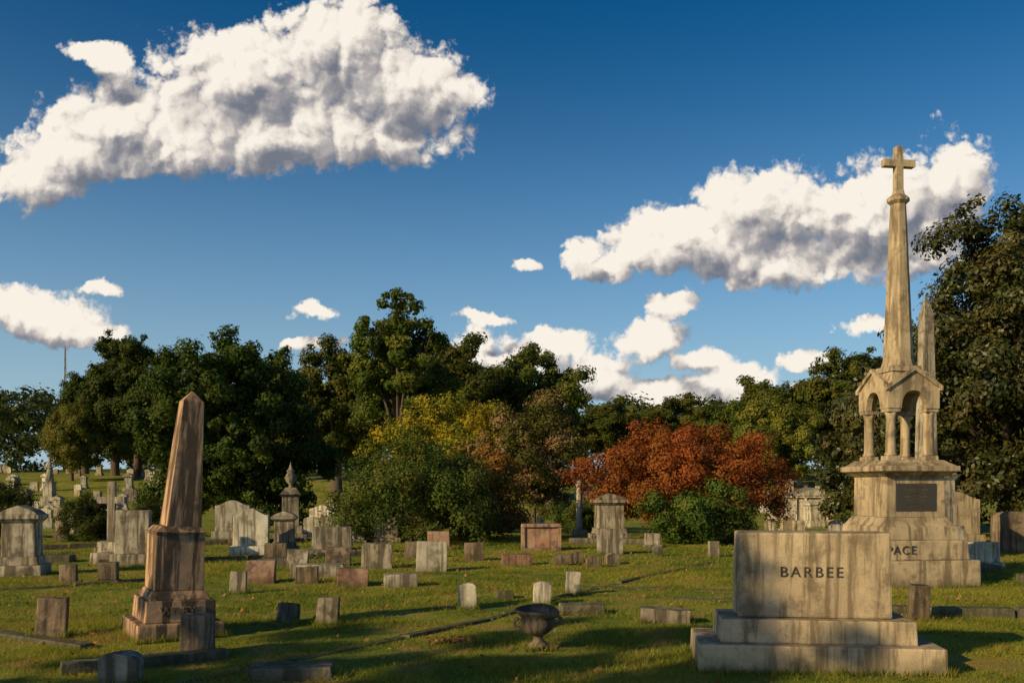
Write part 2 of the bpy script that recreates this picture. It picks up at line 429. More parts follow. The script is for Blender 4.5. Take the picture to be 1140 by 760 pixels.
for (y0, y1, dens, wd, ht) in ((6.5, 11, 3000, 0.008, 0.042), (11, 18, 1200, 0.012, 0.044), (18, 32, 350, 0.022, 0.05)):
    A = 0.66 * (y1 ** 2 - y0 ** 2) + 3 * (y1 - y0); n = int(A * dens)
    y = np.sqrt(rng.random(n) * (y1 ** 2 - y0 ** 2) + y0 ** 2)
    x = (rng.random(n) * 2 - 1) * (0.66 * y + 1.5)
    pn = np.sin(x * 2.1 + np.sin(y * 1.7) * 2) * np.cos(y * 2.4 + np.sin(x * 1.3) * 2)
    keep = rng.random(n) < 0.65 + 0.4 * pn
    x = x[keep]; y = y[keep]; pn = pn[keep]; n = len(x)
    a = rng.random(n) * 2 * math.pi
    h = ht * (0.4 + 1.0 * rng.random(n)) * (1 + 0.5 * pn)
    z = terrain(x, y)
    lean = rng.normal(size=(n, 2)) * h[:, None] * 0.75
    P = np.stack([x, y, z - 0.005], -1)
    d = np.stack([np.cos(a) * wd / 2, np.sin(a) * wd / 2, np.zeros(n)], -1)
    V = np.empty((n, 3, 3)); V[:, 0] = P - d; V[:, 1] = P + d
    V[:, 2] = P + np.stack([lean[:, 0], lean[:, 1], h], -1)
    GV.append(V.reshape(-1, 3)); GT.append(rng.random(n))
# taller untrimmed tufts against the stones
def tufts(cx_, cy_, wx, wy, rz, n):
    a = rng.random(n) * 4; s_ = rng.random(n) * 2 - 1
    lx = np.where(a < 2, s_ * wx / 2, np.where(a < 3, -wx / 2, wx / 2)); ly = np.where(a < 2, np.where(a < 1.4, -wy / 2, wy / 2), s_ * wy / 2)
    lx = lx * (1 + 0.03 * rng.random(n)) + np.sign(lx) * 0.015 * rng.random(n); ly = ly + np.sign(ly) * 0.02 * rng.random(n)
    c_, s2 = math.cos(rz), math.sin(rz)
    x = cx_ + lx * c_ - ly * s2; y = cy_ + lx * s2 + ly * c_
    h = 0.05 + 0.06 * rng.random(n); z = terrain(x, y)
    aa = rng.random(n) * 6.28; wd = 0.009
    P = np.stack([x, y, z - 0.005], -1); d = np.stack([np.cos(aa) * wd / 2, np.sin(aa) * wd / 2, np.zeros(n)], -1)
    ln = rng.normal(size=(n, 2)) * h[:, None] * 0.4
    V = np.empty((n, 3, 3)); V[:, 0] = P - d; V[:, 1] = P + d; V[:, 2] = P + np.stack([ln[:, 0], ln[:, 1], h], -1)
    GV.append(V.reshape(-1, 3)); GT.append(rng.random(n))
tufts(2.76, 8.32, 2.14, 1.0, math.radians(-7), 1400)
tufts(-3.76, 9.95, 0.94, 0.94, math.radians(33), 700)
tufts(6.62, 15.4, 1.84, 1.84, math.radians(8), 700)
for (tx_, ty_, w_) in ((-4.98, 9.7, .34), (-3.06, 8.72, .33), (-3.24, 7.45, .35), (-1.9, 7.75, .74), (-2.71, 10.7, .28), (-2.2, 10.7, .28), (-.59, 12.05, .27),
                       (.42, 12.5, .27), (.92, 13.6, .25), (1.84, 10.85, .62), (.9, 11.6, .6), (4.93, 10.9, .25), (.27, 9.05, .28), (-7.4, 15, .3), (-4.18, 13.7, .27)):
    tufts(tx_, ty_, w_, 0.24, 0.1, 220)
V = np.vstack(GV)
add_obj('grass', np_mesh('grass', V, np.arange(len(V)).reshape(-1, 3), 3, tint=np.concatenate(GT), mats=(m,)))

# fallen leaves: one object
m = leaf_mat('fallen_leaf', (0.16, 0.08, 0.03), (0.38, 0.2, 0.06), trans=0.1)
n = 2200
y = np.sqrt(rng.random(n) * (24 ** 2 - 49) + 49); x = (rng.random(n) * 2 - 1) * 0.62 * y
k = 150
x[:k] = -0.62 + rng.normal(size=k) * 0.15; y[:k] = 9.5 + rng.normal(size=k) * 0.10
P = np.stack([x, y, terrain(x, y) + 0.03], -1)
nr = unit(rng.normal(size=(n, 3)) * 0.5 + np.array([0, 0, 1])); t = unit(np.cross(nr, rng.normal(size=(n, 3)))); bb = np.cross(nr, t)
s = (0.02 + 0.025 * rng.random(n))[:, None]
V = np.stack([P - t * s, P - bb * s * 0.6, P + t * s, P + bb * s * 0.6], 1).reshape(-1, 3)
add_obj('fallen_leaves', np_mesh('fallen_leaves', V, np.arange(len(V)).reshape(-1, 4), 4, tint=rng.random(n), mats=(m,)))

# ------------------------------------------------------------------ stone modelling helpers
def bev(bm, geom_faces, w, seg=2):
    if w <= 0: return
    es = list({e for f in geom_faces for e in f.edges})
    bmesh.ops.bevel(bm, geom=es, offset=w, segments=seg, profile=0.6, affect='EDGES', clamp_overlap=True)

def box(bm, cx, cy, z0, wx, wy, h, top=1.0, b=0.01, topy=None, rot=0.0):
    ty = top if topy is None else topy
    c, s = math.cos(rot), math.sin(rot)
    def P(x, y, z): return bm.verts.new((cx + x * c - y * s, cy + x * s + y * c, z))
    lo = [P(sx * wx / 2, sy * wy / 2, z0) for sx, sy in ((-1, -1), (1, -1), (1, 1), (-1, 1))]
    hi = [P(sx * wx / 2 * top, sy * wy / 2 * ty, z0 + h) for sx, sy in ((-1, -1), (1, -1), (1, 1), (-1, 1))]
    fs = [bm.faces.new(lo[::-1]), bm.faces.new(hi)]
    for i in range(4):
        fs.append(bm.faces.new((lo[i], lo[(i + 1) % 4], hi[(i + 1) % 4], hi[i])))
    bev(bm, fs, b)

def prism(bm, outline, y0, y1, b=0.0, M=None):
    M = M or Matrix.Identity(4)
    a = [bm.verts.new(M @ Vector((x, y0, z))) for x, z in outline]
    c = [bm.verts.new(M @ Vector((x, y1, z))) for x, z in outline]
    n = len(outline)
    fs = [bm.faces.new(a), bm.faces.new(c[::-1])]
    for i in range(n):
        fs.append(bm.faces.new((a[i], c[i], c[(i + 1) % n], a[(i + 1) % n])))
    bmesh.ops.recalc_face_normals(bm, faces=fs)
    if b > 0:
        es = list(set(fs[0].edges) | set(fs[1].edges))
        bmesh.ops.bevel(bm, geom=es, offset=b, segments=2, profile=0.6, affect='EDGES', clamp_overlap=True)

def lathe(bm, prof, n=24, cx=0, cy=0, smooth=True, rot=0.0):
    rings = []
    for r_, z in prof:
        rings.append([bm.verts.new((cx + r_ * math.cos(2 * math.pi * (j + rot) / n), cy + r_ * math.sin(2 * math.pi * (j + rot) / n), z)) for j in range(n)])
    for i in range(len(rings) - 1):
        for j in range(n):
            f = bm.faces.new((rings[i][j], rings[i][(j + 1) % n], rings[i + 1][(j + 1) % n], rings[i + 1][j]))
            f.smooth = smooth
    bm.faces.new(rings[0][::-1]); bm.faces.new(rings[-1])

def to_mesh(bm, name, mat):
    me = bpy.data.meshes.new(name)
    bmesh.ops.recalc_face_normals(bm, faces=bm.faces[:])
    bm.to_mesh(me); bm.free()
    me.materials.append(mat)
    return me

def roughen(bm, amt, seed):
    from mathutils import noise as mn
    bmesh.ops.subdivide_edges(bm, edges=[e for e in bm.edges if e.calc_length() > 0.07], cuts=2, use_grid_fill=True)
    off = Vector((seed * 3.7, seed * 1.3, seed))
    for v in bm.verts:
        v.co += mn.noise_vector(v.co * 7 + off) * amt

def place(name, me, x, y, rz=0, tilt=(0, 0), sink=0.02):
    return add_obj(name, me, (x, y, tz(x, y) - sink), (math.radians(tilt[0]), math.radians(tilt[1]), math.radians(rz)))

def text(parent, s, size, loc, rotz=0.0, mat=INK, spacing=1.15, extr=0.002):
    cu = bpy.data.curves.new('inscription', 'FONT'); cu.body = s; cu.size = size
    cu.align_x = 'CENTER'; cu.align_y = 'CENTER'; cu.extrude = extr; cu.space_character = spacing
    cu.materials.append(mat)
    o = bpy.data.objects.new('inscription', cu); col.objects.link(o)
    o.parent = parent; o.location = loc; o.rotation_euler = (math.pi / 2, 0, rotz)
    return o

def stone(kind, w, h, t, seed, mat):
    bm = bmesh.new(); H = h + 0.05
    if kind == 'flat':
        box(bm, 0, 0, -0.05, w, t, H, 0.97, 0.015)
    elif kind == 'tablet':
        box(bm, 0, 0, -0.05, w, t, H, 0.96, 0.012, 0.85)
    elif kind == 'round':
        o = [(-w / 2, -0.05), (w / 2, -0.05)]
        rise = w * 0.20
        for i in range(11):
            a = math.pi * i / 10
            o.append((w / 2 * math.cos(a), h - rise + rise * math.sin(a)))
        prism(bm, o, -t / 2, t / 2, 0.01)
    elif kind == 'gothic':
        o = [(-w / 2, -0.05), (w / 2, -0.05), (w / 2, h * 0.72), (w * 0.3, h * 0.88), (0, h), (-w * 0.3, h * 0.88), (-w / 2, h * 0.72)]
        prism(bm, o, -t / 2, t / 2, 0.01)
    elif kind == 'slant':
        prism(bm, [(-t / 2, -0.05), (t / 2, -0.05), (t / 2, h), (t * 0.1, h), (-t / 2, h * 0.35)], -w / 2, w / 2, 0.01,
              Matrix.Rotation(math.pi / 2, 4, 'Z'))
    elif kind == 'die':
        box(bm, 0, 0, -0.05, w, t, 0.05 + h * 0.22, 0.98, 0.012)
        box(bm, 0, 0, h * 0.22, w * 0.82, t * 0.66, h * 0.78, 0.97, 0.018)
    elif kind == 'serp':
        box(bm, 0, 0, -0.05, w, t, 0.05 + h * 0.22, 0.98, 0.012)
        ww = w * 0.84; o = [(-ww / 2, h * 0.22), (ww / 2, h * 0.22)]
        for i in range(13):
            u = 1 - 2 * i / 12
            o.append((ww / 2 * u, h * 0.86 + h * 0.14 * (0.5 + 0.5 * math.cos(u * math.pi))))
        prism(bm, o, -t * 0.32, t * 0.32, 0.012)
    elif kind == 'pedestal':
        box(bm, 0, 0, -0.05, w, t, 0.05 + h * 0.16, 1, 0.015)
        box(bm, 0, 0, h * 0.16, w * 0.84, t * 0.84, h * 0.12, 0.94, 0.012)
        box(bm, 0, 0, h * 0.28, w * 0.70, t * 0.70, h * 0.48, 0.97, 0.01)
        box(bm, 0, 0, h * 0.76, w * 0.72, t * 0.72, h * 0.05, 1.22, 0.005)
        box(bm, 0, 0, h * 0.81, w * 0.90, t * 0.90, h * 0.06, 1.0, 0.01)
        prism(bm, [(-w * 0.42, h * 0.872), (w * 0.42, h * 0.872), (w * 0.3, h * 0.93), (0, h), (-w * 0.3, h * 0.93)], -t * 0.4, t * 0.4, 0.008)
    elif kind == 'frame':
        box(bm, 0, 0, -0.05, w, t, 0.05 + h * 0.12, 1, 0.01)
        box(bm, 0, 0, h * 0.12, w * 0.84, t * 0.6, h * 0.74, 1, 0.006)
        for s_ in (-1, 1): box(bm, s_ * w * 0.46, 0, h * 0.12, w * 0.085, t * 0.85, h * 0.76, 1, 0.006)
        box(bm, 0, 0, h * 0.883, w * 1.02, t * 0.98, h * 0.117, 0.96, 0.01)
    if kind in ('flat', 'tablet', 'die', 'round', 'slant'):
        roughen(bm, 0.012 if kind != 'die' else 0.006, seed)
    return to_mesh(bm, kind + '_stone', mat)

def S(name, kind, x, y, w, h, t, rz, mat, tilt=(0, 0)):
    return place(name, stone(kind, w, h, t, random.randint(0, 99), mat), x, y, rz, tilt)

# ------------------------------------------------------------------ 1. big family monument (BARBEE)
bm = bmesh.new()
box(bm, 0, 0, -0.06, 2.12, 0.98, 0.30, 0.99, 0.02)
box(bm, 0, 0, 0.24, 1.70, 0.70, 0.21, 0.985, 0.015)
box(bm, 0, 0, 0.45, 1.35, 0.42, 0.77, 0.985, 0.022)
roughen(bm, 0.004, 1)
mon = place('granite_family_monument', to_mesh(bm, 'family_monument', GRAN), 2.76, 8.32, -7, sink=0)
text(mon, 'BARBEE', 0.135, (-0.03, -0.2125, 0.86), spacing=1.3, extr=0.003)

# ------------------------------------------------------------------ 2. tall cross monument
bm = bmesh.new()
box(bm, 0, 0, -0.08, 1.82, 1.82, 0.52, 0.99, 0.02)
box(bm, 0, 0, 0.44, 1.58, 1.58, 0.32, 0.97, 0.02)
box(bm, 0, 0, 0.76, 1.36, 1.36, 0.22, 0.97, 0.015)
box(bm, 0, 0, 0.98, 1.28, 1.28, 0.15, 0.84, 0.01)
box(bm, 0, 0, 1.13, 1.05, 1.05, 0.67, 0.985, 0.012)
box(bm, 0, 0, 1.80, 1.05, 1.05, 0.09, 1.28, 0.004)
box(bm, 0, 0, 1.89, 1.38, 1.38, 0.09, 1.0, 0.01)
box(bm, 0, 0, 1.98, 1.30, 1.30, 0.10, 0.78, 0.005)
for sx in (-1, 1):
    for sy in (-1, 1):
        x, y = sx * 0.34, sy * 0.34
        box(bm, x, y, 2.08, 0.23, 0.23, 0.07, 0.95, 0.006)
        lathe(bm, [(0.10, 2.15), (0.105, 2.18), (0.085, 2.21), (0.08, 2.50), (0.078, 2.78), (0.086, 2.80), (0.08, 2.82), (0.105, 2.88)], 16, x, y)
        box(bm, x, y, 2.88, 0.22, 0.22, 0.06, 1.05, 0.005)
def gable_outline(W, a, z0, ze, zp, zarch):
    o = [(-W / 2, z0), (-W / 2, ze), (0, zp), (W / 2, ze), (W / 2, z0), (a, z0)]
    for i in range(1, 12):
        t = i / 12
        if t <= 0.5:
            u = t * 2; o.append((a * math.cos(u * math.pi / 2) ** 0.8, z0 + (zarch - z0) * math.sin(u * math.pi / 2)))
        else:
            u = (1 - t) * 2; o.append((-a * math.cos(u * math.pi / 2) ** 0.8, z0 + (zarch - z0) * math.sin(u * math.pi / 2)))
    o.append((-a, z0))
    return o
for k in range(4):
    M = Matrix.Rotation(k * math.pi / 2, 4, 'Z')
    W = 0.92 if k % 2 == 0 else 0.915
    prism(bm, gable_outline(W, 0.22, 2.94, 3.28, 3.56, 3.24), -0.47 + 0.002 * k, -0.36, 0, M)
    for s_ in (-1, 1):
        prism(bm, [(s_ * 0.50, 3.24), (s_ * 0.50, 3.31), (0.0, 3.64), (0.0, 3.57)], -0.51 + 0.002 * k, -0.44, 0, M)
box(bm, 0, 0, 3.25, 0.72, 0.72, 0.33, 0.72, 0.0)
box(bm, 0, 0, 3.58, 0.58, 0.58, 0.10, 0.9, 0.01)
lathe(bm, [(0.28, 3.68), (0.26, 3.74), (0.245, 3.80), (0.13, 6.42), (0.125, 6.46)], 8, 0, 0, False, 0.5)
lathe(bm, [(0.13, 6.46), (0.185, 6.51), (0.185, 6.56), (0.11, 6.63)], 8, 0, 0, False, 0.5)
box(bm, 0, 0, 6.62, 0.17, 0.15, 0.10, 0.8, 0.006)
box(bm, 0, 0, 6.72, 0.135, 0.12, 0.73, 0.95, 0.01)
for s_ in (-1, 1): box(bm, s_ * 0.172, 0, 7.10, 0.225, 0.118, 0.125, 1.0, 0.008)
tm = place('cross_topped_monument', to_mesh(bm, 'cross_monument', GRAN), 6.62, 15.4, 8, sink=0)
text(tm, 'PACE', 0.2, (-0.42, -0.792, 0.6), spacing=1.15, mat=INK)
bm = bmesh.new(); box(bm, 0, 0, 0, 0.72, 0.012, 0.46, 1, 0.003)
add_obj('plaque', to_mesh(bm, 'plaque', PLAQ), (0, -0.527, 1.23), parent=tm)
for i in range(7):
    text(tm, ('IN MEMORY OF', 'GEORGE W. PACE', 'BORN JAN 4 1831', 'DIED MAY 9 1894', 'AND HIS WIFE', 'MARY ELIZABETH', 'AT REST')[i], 0.045,
         (0, -0.536, 1.64 - i * 0.058), mat=DARK, extr=0.001)

# ------------------------------------------------------------------ 3. slender obelisk behind
bm = bmesh.new()
box(bm, 0, 0, -0.1, 1.5, 1.5, 0.5, 1, 0.02)
box(bm, 0, 0, 0.4, 1.15, 1.15, 0.4, 0.95, 0.02)
box(bm, 0, 0, 0.8, 0.85, 0.85, 1.0, 0.97, 0.01)
box(bm, 0, 0, 1.8, 0.85, 0.85, 0.12, 1.2, 0.005)
box(bm, 0, 0, 1.92, 0.90, 0.90, 0.2, 0.5, 0.01)
box(bm, 0, 0, 2.12, 0.34, 0.34, 3.35, 0.66, 0.006)
box(bm, 0, 0, 5.47, 0.224, 0.224, 0.42, 0.06, 0.0)
place('stone_obelisk', to_mesh(bm, 'obelisk_tall', MARB), 9.22, 20, 10)

# ------------------------------------------------------------------ 4. left obelisk
bm = bmesh.new()
box(bm, 0, 0, -0.1, 0.92, 0.92, 0.28, 0.98, 0.02)
box(bm, 0, 0, 0.18, 0.74, 0.74, 0.24, 0.97, 0.015)
box(bm, 0, 0, 0.42, 0.64, 0.64, 0.09, 0.86, 0.008)
box(bm, 0, 0, 0.51, 0.52, 0.52, 0.60, 0.965, 0.01)
box(bm, 0, 0, 1.11, 0.50, 0.50, 0.035, 1.08, 0.003)
box(bm, 0, 0, 1.145, 0.51, 0.51, 0.06, 0.80, 0.01)
roughen(bm, 0.005, 4)
bm2 = bmesh.new()
box(bm2, 0, 0, 1.20, 0.37, 0.37, 1.38, 0.60, 0.006)
box(bm2, 0, 0, 2.58, 0.222, 0.222, 0.12, 0.05, 0.0)
me2 = to_mesh(bm2, 'obelisk_shaft', OBEL)
ob = place('stone_obelisk', to_mesh(bm, 'obelisk_pedestal', OBEL), -3.76, 9.95, 33, (0.8, 1.8), sink=0.0)
sh = add_obj('shaft', me2, (0, 0, 0), parent=ob); sh.matrix_local = Matrix.Translation((-0.02, 0, 0)) @ Euler((math.radians(0.8), math.radians(2.8), 0)).to_matrix().to_4x4()
text(ob, 'WREYE', 0.13, (0.0, -0.368, 0.3), spacing=1.1, mat=OBEL, extr=0.008)

# ------------------------------------------------------------------ 5. urn planter
bm = bmesh.new()
box(bm, 0, 0, -0.03, 0.26, 0.26, 0.08, 0.95, 0.01)
lathe(bm, [(0.11, 0.05), (0.105, 0.08), (0.06, 0.11), (0.045, 0.145), (0.06, 0.17), (0.10, 0.19), (0.155, 0.23), (0.18, 0.29), (0.175, 0.335),
           (0.16, 0.36), (0.20, 0.40), (0.225, 0.425), (0.222, 0.445), (0.195, 0.445), (0.165, 0.40), (0.13, 0.30), (0.05, 0.25)], 28)
for v in bm.verts:
    if v.co.z > 0.39:
        v.co.z -= 0.05 * max(0, math.sin(math.atan2(v.co.y, v.co.x) * 1.0 + 2.0)) ** 2
for k in (-1, 1):
    pts = [(k * 0.16, 0, 0.25), (k * 0.23, 0, 0.27), (k * 0.245, 0, 0.32), (k * 0.19, 0, 0.36)]
    tv, tf = tube(pts, [0.02, 0.018, 0.018, 0.02], 8)
    vs = [bm.verts.new(v) for v in tv]
    for f in tf: bm.faces.new([vs[i] for i in f]).smooth = True
place('garden_urn', to_mesh(bm, 'urn', DARK), 0.27, 9.05, 10, (3, -3))

# ------------------------------------------------------------------ headstones
G = 'headstone'; FM = 'flat_grave_marker'
S(G, 'tablet', -4.98, 9.7, 0.31, 0.46, 0.12, 8, DARK, (3, 5))
S(G, 'tablet', -3.06, 8.72, 0.29, 0.42, 0.24, 6, DARK, (-2, 2))
S(G, 'round', -3.24, 7.45, 0.33, 0.30, 0.14, 0, MARB, (4, 0))
S(FM, 'flat', -1.90, 7.75, 0.72, 0.13, 0.32, 6, CONC)
S(G, 'tablet', -2.71, 10.85, 0.26, 0.26, 0.12, -8, MARB, (0, 4))
S(G, 'tablet', -2.20, 10.7, 0.27, 0.34, 0.10, -2, MARB, (-3, 2))
S(G, 'round', -0.59, 12.05, 0.25, 0.36, 0.11, 2, PALE, (0, -2))
S(G, 'round', 0.42, 12.5, 0.25, 0.35, 0.11, 0, PALE, (2, 1))
S(G, 'tablet', 0.92, 13.6, 0.23, 0.37, 0.11, 0, PALE, (0, 2))
S(FM, 'flat', 1.84, 10.85, 0.60, 0.19, 0.3, -4, MARB, (0, 2))
S(FM, 'flat', 0.90, 11.6, 0.58, 0.15, 0.28, 4, CONC)
S(FM, 'flat', -0.10, 13.2, 0.25, 0.12, 0.2, 4, CONC)
S(G, 'tablet', 4.93, 10.9, 0.21, 0.46, 0.2, -5, DARK, (0, 2))
S(G, 'die', 9.50, 18.2, 0.80, 0.52, 0.4, -6, PALE)
S(FM, 'flat', 8.9, 17.2, 0.7, 0.16, 0.5, -4, CONC)
S('family_headstone', 'serp', 12.3, 25, 1.45, 1.5, 0.7, -8, GRAN)
S(G, 'round', 12.3, 22, 0.58, 1.05, 0.22, -8, DARK)
S(G, 'round', 13.4, 24.5, 0.6, 0.95, 0.22, -8, DARK)
S(G, 'die', 11.4, 29, 0.9, 0.7, 0.4, -8, MARB)
S(G, 'round', 10.5, 29, 0.5, 0.6, 0.2, 0, PALE)
# left cluster
S('pedestal_headstone', 'pedestal', -9.05, 16.6, 0.82, 1.30, 0.7, 12, MARB)
S('family_headstone', 'die', -7.85, 18.6, 0.82, 1.15, 0.5, 10, MARB, (0, 1))
S(G, 'tablet', -7.4, 15.0, 0.27, 0.36, 0.14, 8, DARK, (2, 0))
S(G, 'die', -6.78, 15.1, 0.36, 0.38, 0.3, 8, DARK)
S(G, 'tablet', -4.18, 13.7, 0.24, 0.36, 0.12, 6, MARB, (0, 3))
S(G, 'slant', -4.28, 15.3, 0.48, 0.40, 0.30, 6, REDS)
S(FM, 'flat', -3.5, 16.2, 0.95, 0.25, 0.4, 8, MARB)
S(G, 'tablet', -3.44, 15.1, 0.38, 0.30, 0.16, 6, DARK, (0, -2))
S(G, 'slant', -2.62, 14.8, 0.5, 0.30, 0.35, 8, REDS)
S(FM, 'flat', -1.82, 14.7, 0.56, 0.23, 0.3, 8, MARB)
S(G, 'tablet', -2.68, 17.8, 0.60, 0.52, 0.22, 6, MARB, (2, 1))
S(G, 'tablet', -1.55, 17.3, 0.60, 0.60, 0.22, 4, PALE, (0, 1))
S(G, 'tablet', -0.83, 19.8, 0.43, 0.42, 0.18, 4, DARK, (0, -2))
S('family_headstone', 'serp', -6.15, 21.2, 0.95, 1.12, 0.6, 10, PALE)
S('pedestal_headstone', 'pedestal', -5.62, 22.2, 0.68, 1.05, 0.6, 10, MARB)
S('family_headstone', 'serp', -8.85, 28.5, 1.25, 1.25, 0.6, 10, PALE)
S('family_headstone', 'die', -7.4, 25.0, 0.9, 0.85, 0.6, 10, DARK)
S(G, 'round', -6.7, 30, 0.5, 0.7, 0.18, 5, PALE)
S(G, 'round', -6.1, 30, 0.5, 0.7, 0.18, 5, PALE)
S(G, 'tablet', -5.2, 26, 0.5, 0.7, 0.2, 5, REDS)
S('family_headstone', 'die', -4.3, 21.5, 1.15, 0.68, 0.6, 8, MARB)
S(G, 'die', -5.2, 19.8, 0.6, 0.4, 0.4, 8, DARK)
S(FM, 'flat', -4.7, 18.2, 0.8, 0.2, 0.4, 8, CONC)
S(G, 'slant', -3.6, 18.6, 0.5, 0.4, 0.35, 8, DARK)
S(G, 'slant', -4.2, 17.6, 0.4, 0.42, 0.3, 8, MARB)
S(G, 'tablet', -2.2, 20.4, 0.5, 0.4, 0.2, 6, DARK, (0, 3))
S(G, 'die', -1.9, 23.2, 0.7, 0.5, 0.4, 6, REDS)
S('family_headstone', 'frame', 0.74, 22.9, 1.0, 0.70, 0.34, 4, REDS)
S(FM, 'flat', 0.1, 18.7, 0.64, 0.25, 0.3, 6, REDS)
for xx, yy in ((1.02, 18.6), (1.36, 19.1), (1.66, 18.2), (2.1, 18.8)):
    S(G, 'gothic', xx, yy, 0.30, 0.27, 0.14, random.uniform(-10, 20), DARK, (random.uniform(-5, 5), random.uniform(-5, 5)))
S(G, 'tablet', 2.35, 21.6, 0.62, 0.62, 0.2, 4, MARB)
S('pedestal_headstone', 'pedestal', 2.95, 27.3, 1.15, 1.45, 0.9, 6, MARB)
S(G, 'tablet', 4.62, 20.6, 0.24, 0.38, 0.14, 4, MARB)
S(G, 'tablet', 3.4, 21.0, 0.24, 0.25, 0.14, 4, CONC)
S(G, 'die', 3.75, 24.0, 0.5, 0.4, 0.3, 4, MARB)
S(G, 'round', 9.9, 27.5, 0.4, 0.5, 0.16, -4, PALE)
S(G, 'tablet', 10.6, 25.8, 0.4, 0.42, 0.16, -4, PALE)
S(FM, 'flat', 8.6, 23, 0.9, 0.16, 0.4, -4, CONC)
S(FM, 'flat', -9.9, 19.4, 0.8, 0.16, 0.5, 12, CONC)
S(FM, 'flat', -9.3, 21.5, 1.2, 0.2, 0.6, 12, MARB)
S(FM, 'flat', -10.4, 23.8, 1.0, 0.2, 0.6, 12, PALE)
S(G, 'round', -11.4, 21.0, 0.5, 0.5, 0.16, 12, MARB)
bm = bmesh.new()
box(bm, 0, 0, -0.05, 0.5, 0.5, 0.3, 0.95, 0.01)
lathe(bm, [(0.15, 0.25), (0.13, 0.3), (0.11, 0.34), (0.095, 1.75), (0.13, 1.8), (0.13, 1.86), (0.04, 1.95)], 16)
place('memorial_column', to_mesh(bm, 'column', PALE), 2.32, 31)
bm = bmesh.new()
box(bm, 0, 0, -0.1, 1.0, 1.0, 0.35, 1, 0.02); box(bm, 0, 0, 0.25, 0.75, 0.75, 0.25, 0.9, 0.02)
box(bm, 0, 0, 0.5, 0.5, 0.5, 0.85, 0.96, 0.01); box(bm, 0, 0, 1.35, 0.5, 0.5, 0.08, 1.3, 0.004); box(bm, 0, 0, 1.43, 0.6, 0.6, 0.2, 0.5, 0.01)
lathe(bm, [(0.10, 1.62), (0.05, 1.68), (0.06, 1.72), (0.15, 1.82), (0.17, 1.93), (0.13, 2.02), (0.09, 2.08), (0.13, 2.12), (0.06, 2.2), (0.02, 2.32), (0.01, 2.4)], 18)
place('urn_topped_monument', to_mesh(bm, 'urn_monument', MARB), -6.65, 27, 12)
bm = bmesh.new()
box(bm, 0, 0, -0.1, 0.75, 0.6, 0.35, 0.92, 0.02); box(bm, 0, 0, 0.25, 0.5, 0.4, 0.22, 0.85, 0.02)
box(bm, 0, 0, 0.47, 0.17, 0.14, 1.28, 0.9, 0.012)
for s_ in (-1, 1): box(bm, s_ * 0.18, 0, 1.28, 0.205, 0.13, 0.15, 1, 0.01)
roughen(bm, 0.008, 9)
place('stone_cross', to_mesh(bm, 'cross', MARB), -8.55, 19.2, 4)
bm = bmesh.new()
box(bm, 0, 0, -0.1, 0.45, 0.4, 0.3, 0.95, 0.01)
lathe(bm, [(0.17, 0.2), (0.18, 0.4), (0.13, 0.62), (0.17, 0.74), (0.13, 0.83), (0.06, 0.87), (0.09, 0.93), (0.09, 1.0), (0.04, 1.06)], 14)
place('weathered_statue', to_mesh(bm, 'small_statue', DARK), -13.4, 26.8)
bm = bmesh.new()
box(bm, 0, 0, -0.1, 1.5, 1.5, 0.5, 1, 0.02); box(bm, 0, 0, 0.4, 1.1, 1.1, 0.4, 0.9, 0.02); box(bm, 0, 0, 0.8, 0.75, 0.75, 1.1, 0.95, 0.01)
box(bm, 0, 0, 1.9, 0.75, 0.75, 0.14, 1.2, 0.01)
lathe(bm, [(0.34, 2.04), (0.30, 2.5), (0.22, 3.0), (0.27, 3.4), (0.22, 3.62), (0.08, 3.7), (0.12, 3.82), (0.12, 3.92), (0.05, 4.02)], 16)
for s_ in (-1, 1):
    tv, tf = tube([(s_ * 0.24, 0, 3.52), (s_ * 0.32, -0.1, 3.25), (s_ * 0.12, -0.28, 3.15)], [0.09, 0.075, 0.05], 8)
    vs = [bm.verts.new(v) for v in tv]
    for f in tf: bm.faces.new([vs[i] for i in f])
place('statue_monument', to_mesh(bm, 'statue', PALE), -38.6, 75)

# ------------------------------------------------------------------ distant burial field stones
kinds = [('round', 0.6, 0.8, 0.2, PALE), ('tablet', 0.7, 0.7, 0.2, MARB), ('die', 1.1, 1.0, 0.6, MARB), ('pedestal', 0.9, 1.6, 0.9, PALE),
         ('serp', 1.2, 1.1, 0.5, PALE), ('gothic', 0.5, 0.9, 0.18, PALE), ('die', 0.9, 0.8, 0.5, GRAN), ('tablet', 0.6, 0.6, 0.2, DARK)]
ms = [stone(k_, w_, h_, t_, i, m_) for i, (k_, w_, h_, t_, m_) in enumerate(kinds)]
def field(n, x0, x1, y0, y1, lo=0.75, hi=1.15):
    for i in range(n):
        u = random.random(); y = y0 + (y1 - y0) * random.random()
        tx = x0 + (x1 - x0) * u
        x = tx * y
        if y > 35 and abs(x + 12.3) < 4.5 and abs(y - 41) < 5: continue
        if abs(x - 18.2) < 2.5 and abs(y - 55) < 4: continue
        o = place('headstone', random.choice(ms), x, round(y / 2.6) * 2.6, random.uniform(-12, 15), (random.uniform(-2, 2), random.uniform(-2, 2)))
        s_ = random.uniform(lo, hi); o.scale = (s_, s_, s_)
field(80, -0.60, -0.38, 62, 118)
field(26, -0.60, -0.30, 34, 60, 0.6, 1.0)
field(18, -0.26, -0.12, 34, 80)
field(30, 0.03, 0.10, 50, 110)
field(44, 0.25, 0.42, 38, 105, 0.7, 1.0)
field(13, -0.24, -0.10, 23, 33, 0.5, 0.8)
field(7, 0.42, 0.55, 26, 40, 0.5, 0.8)

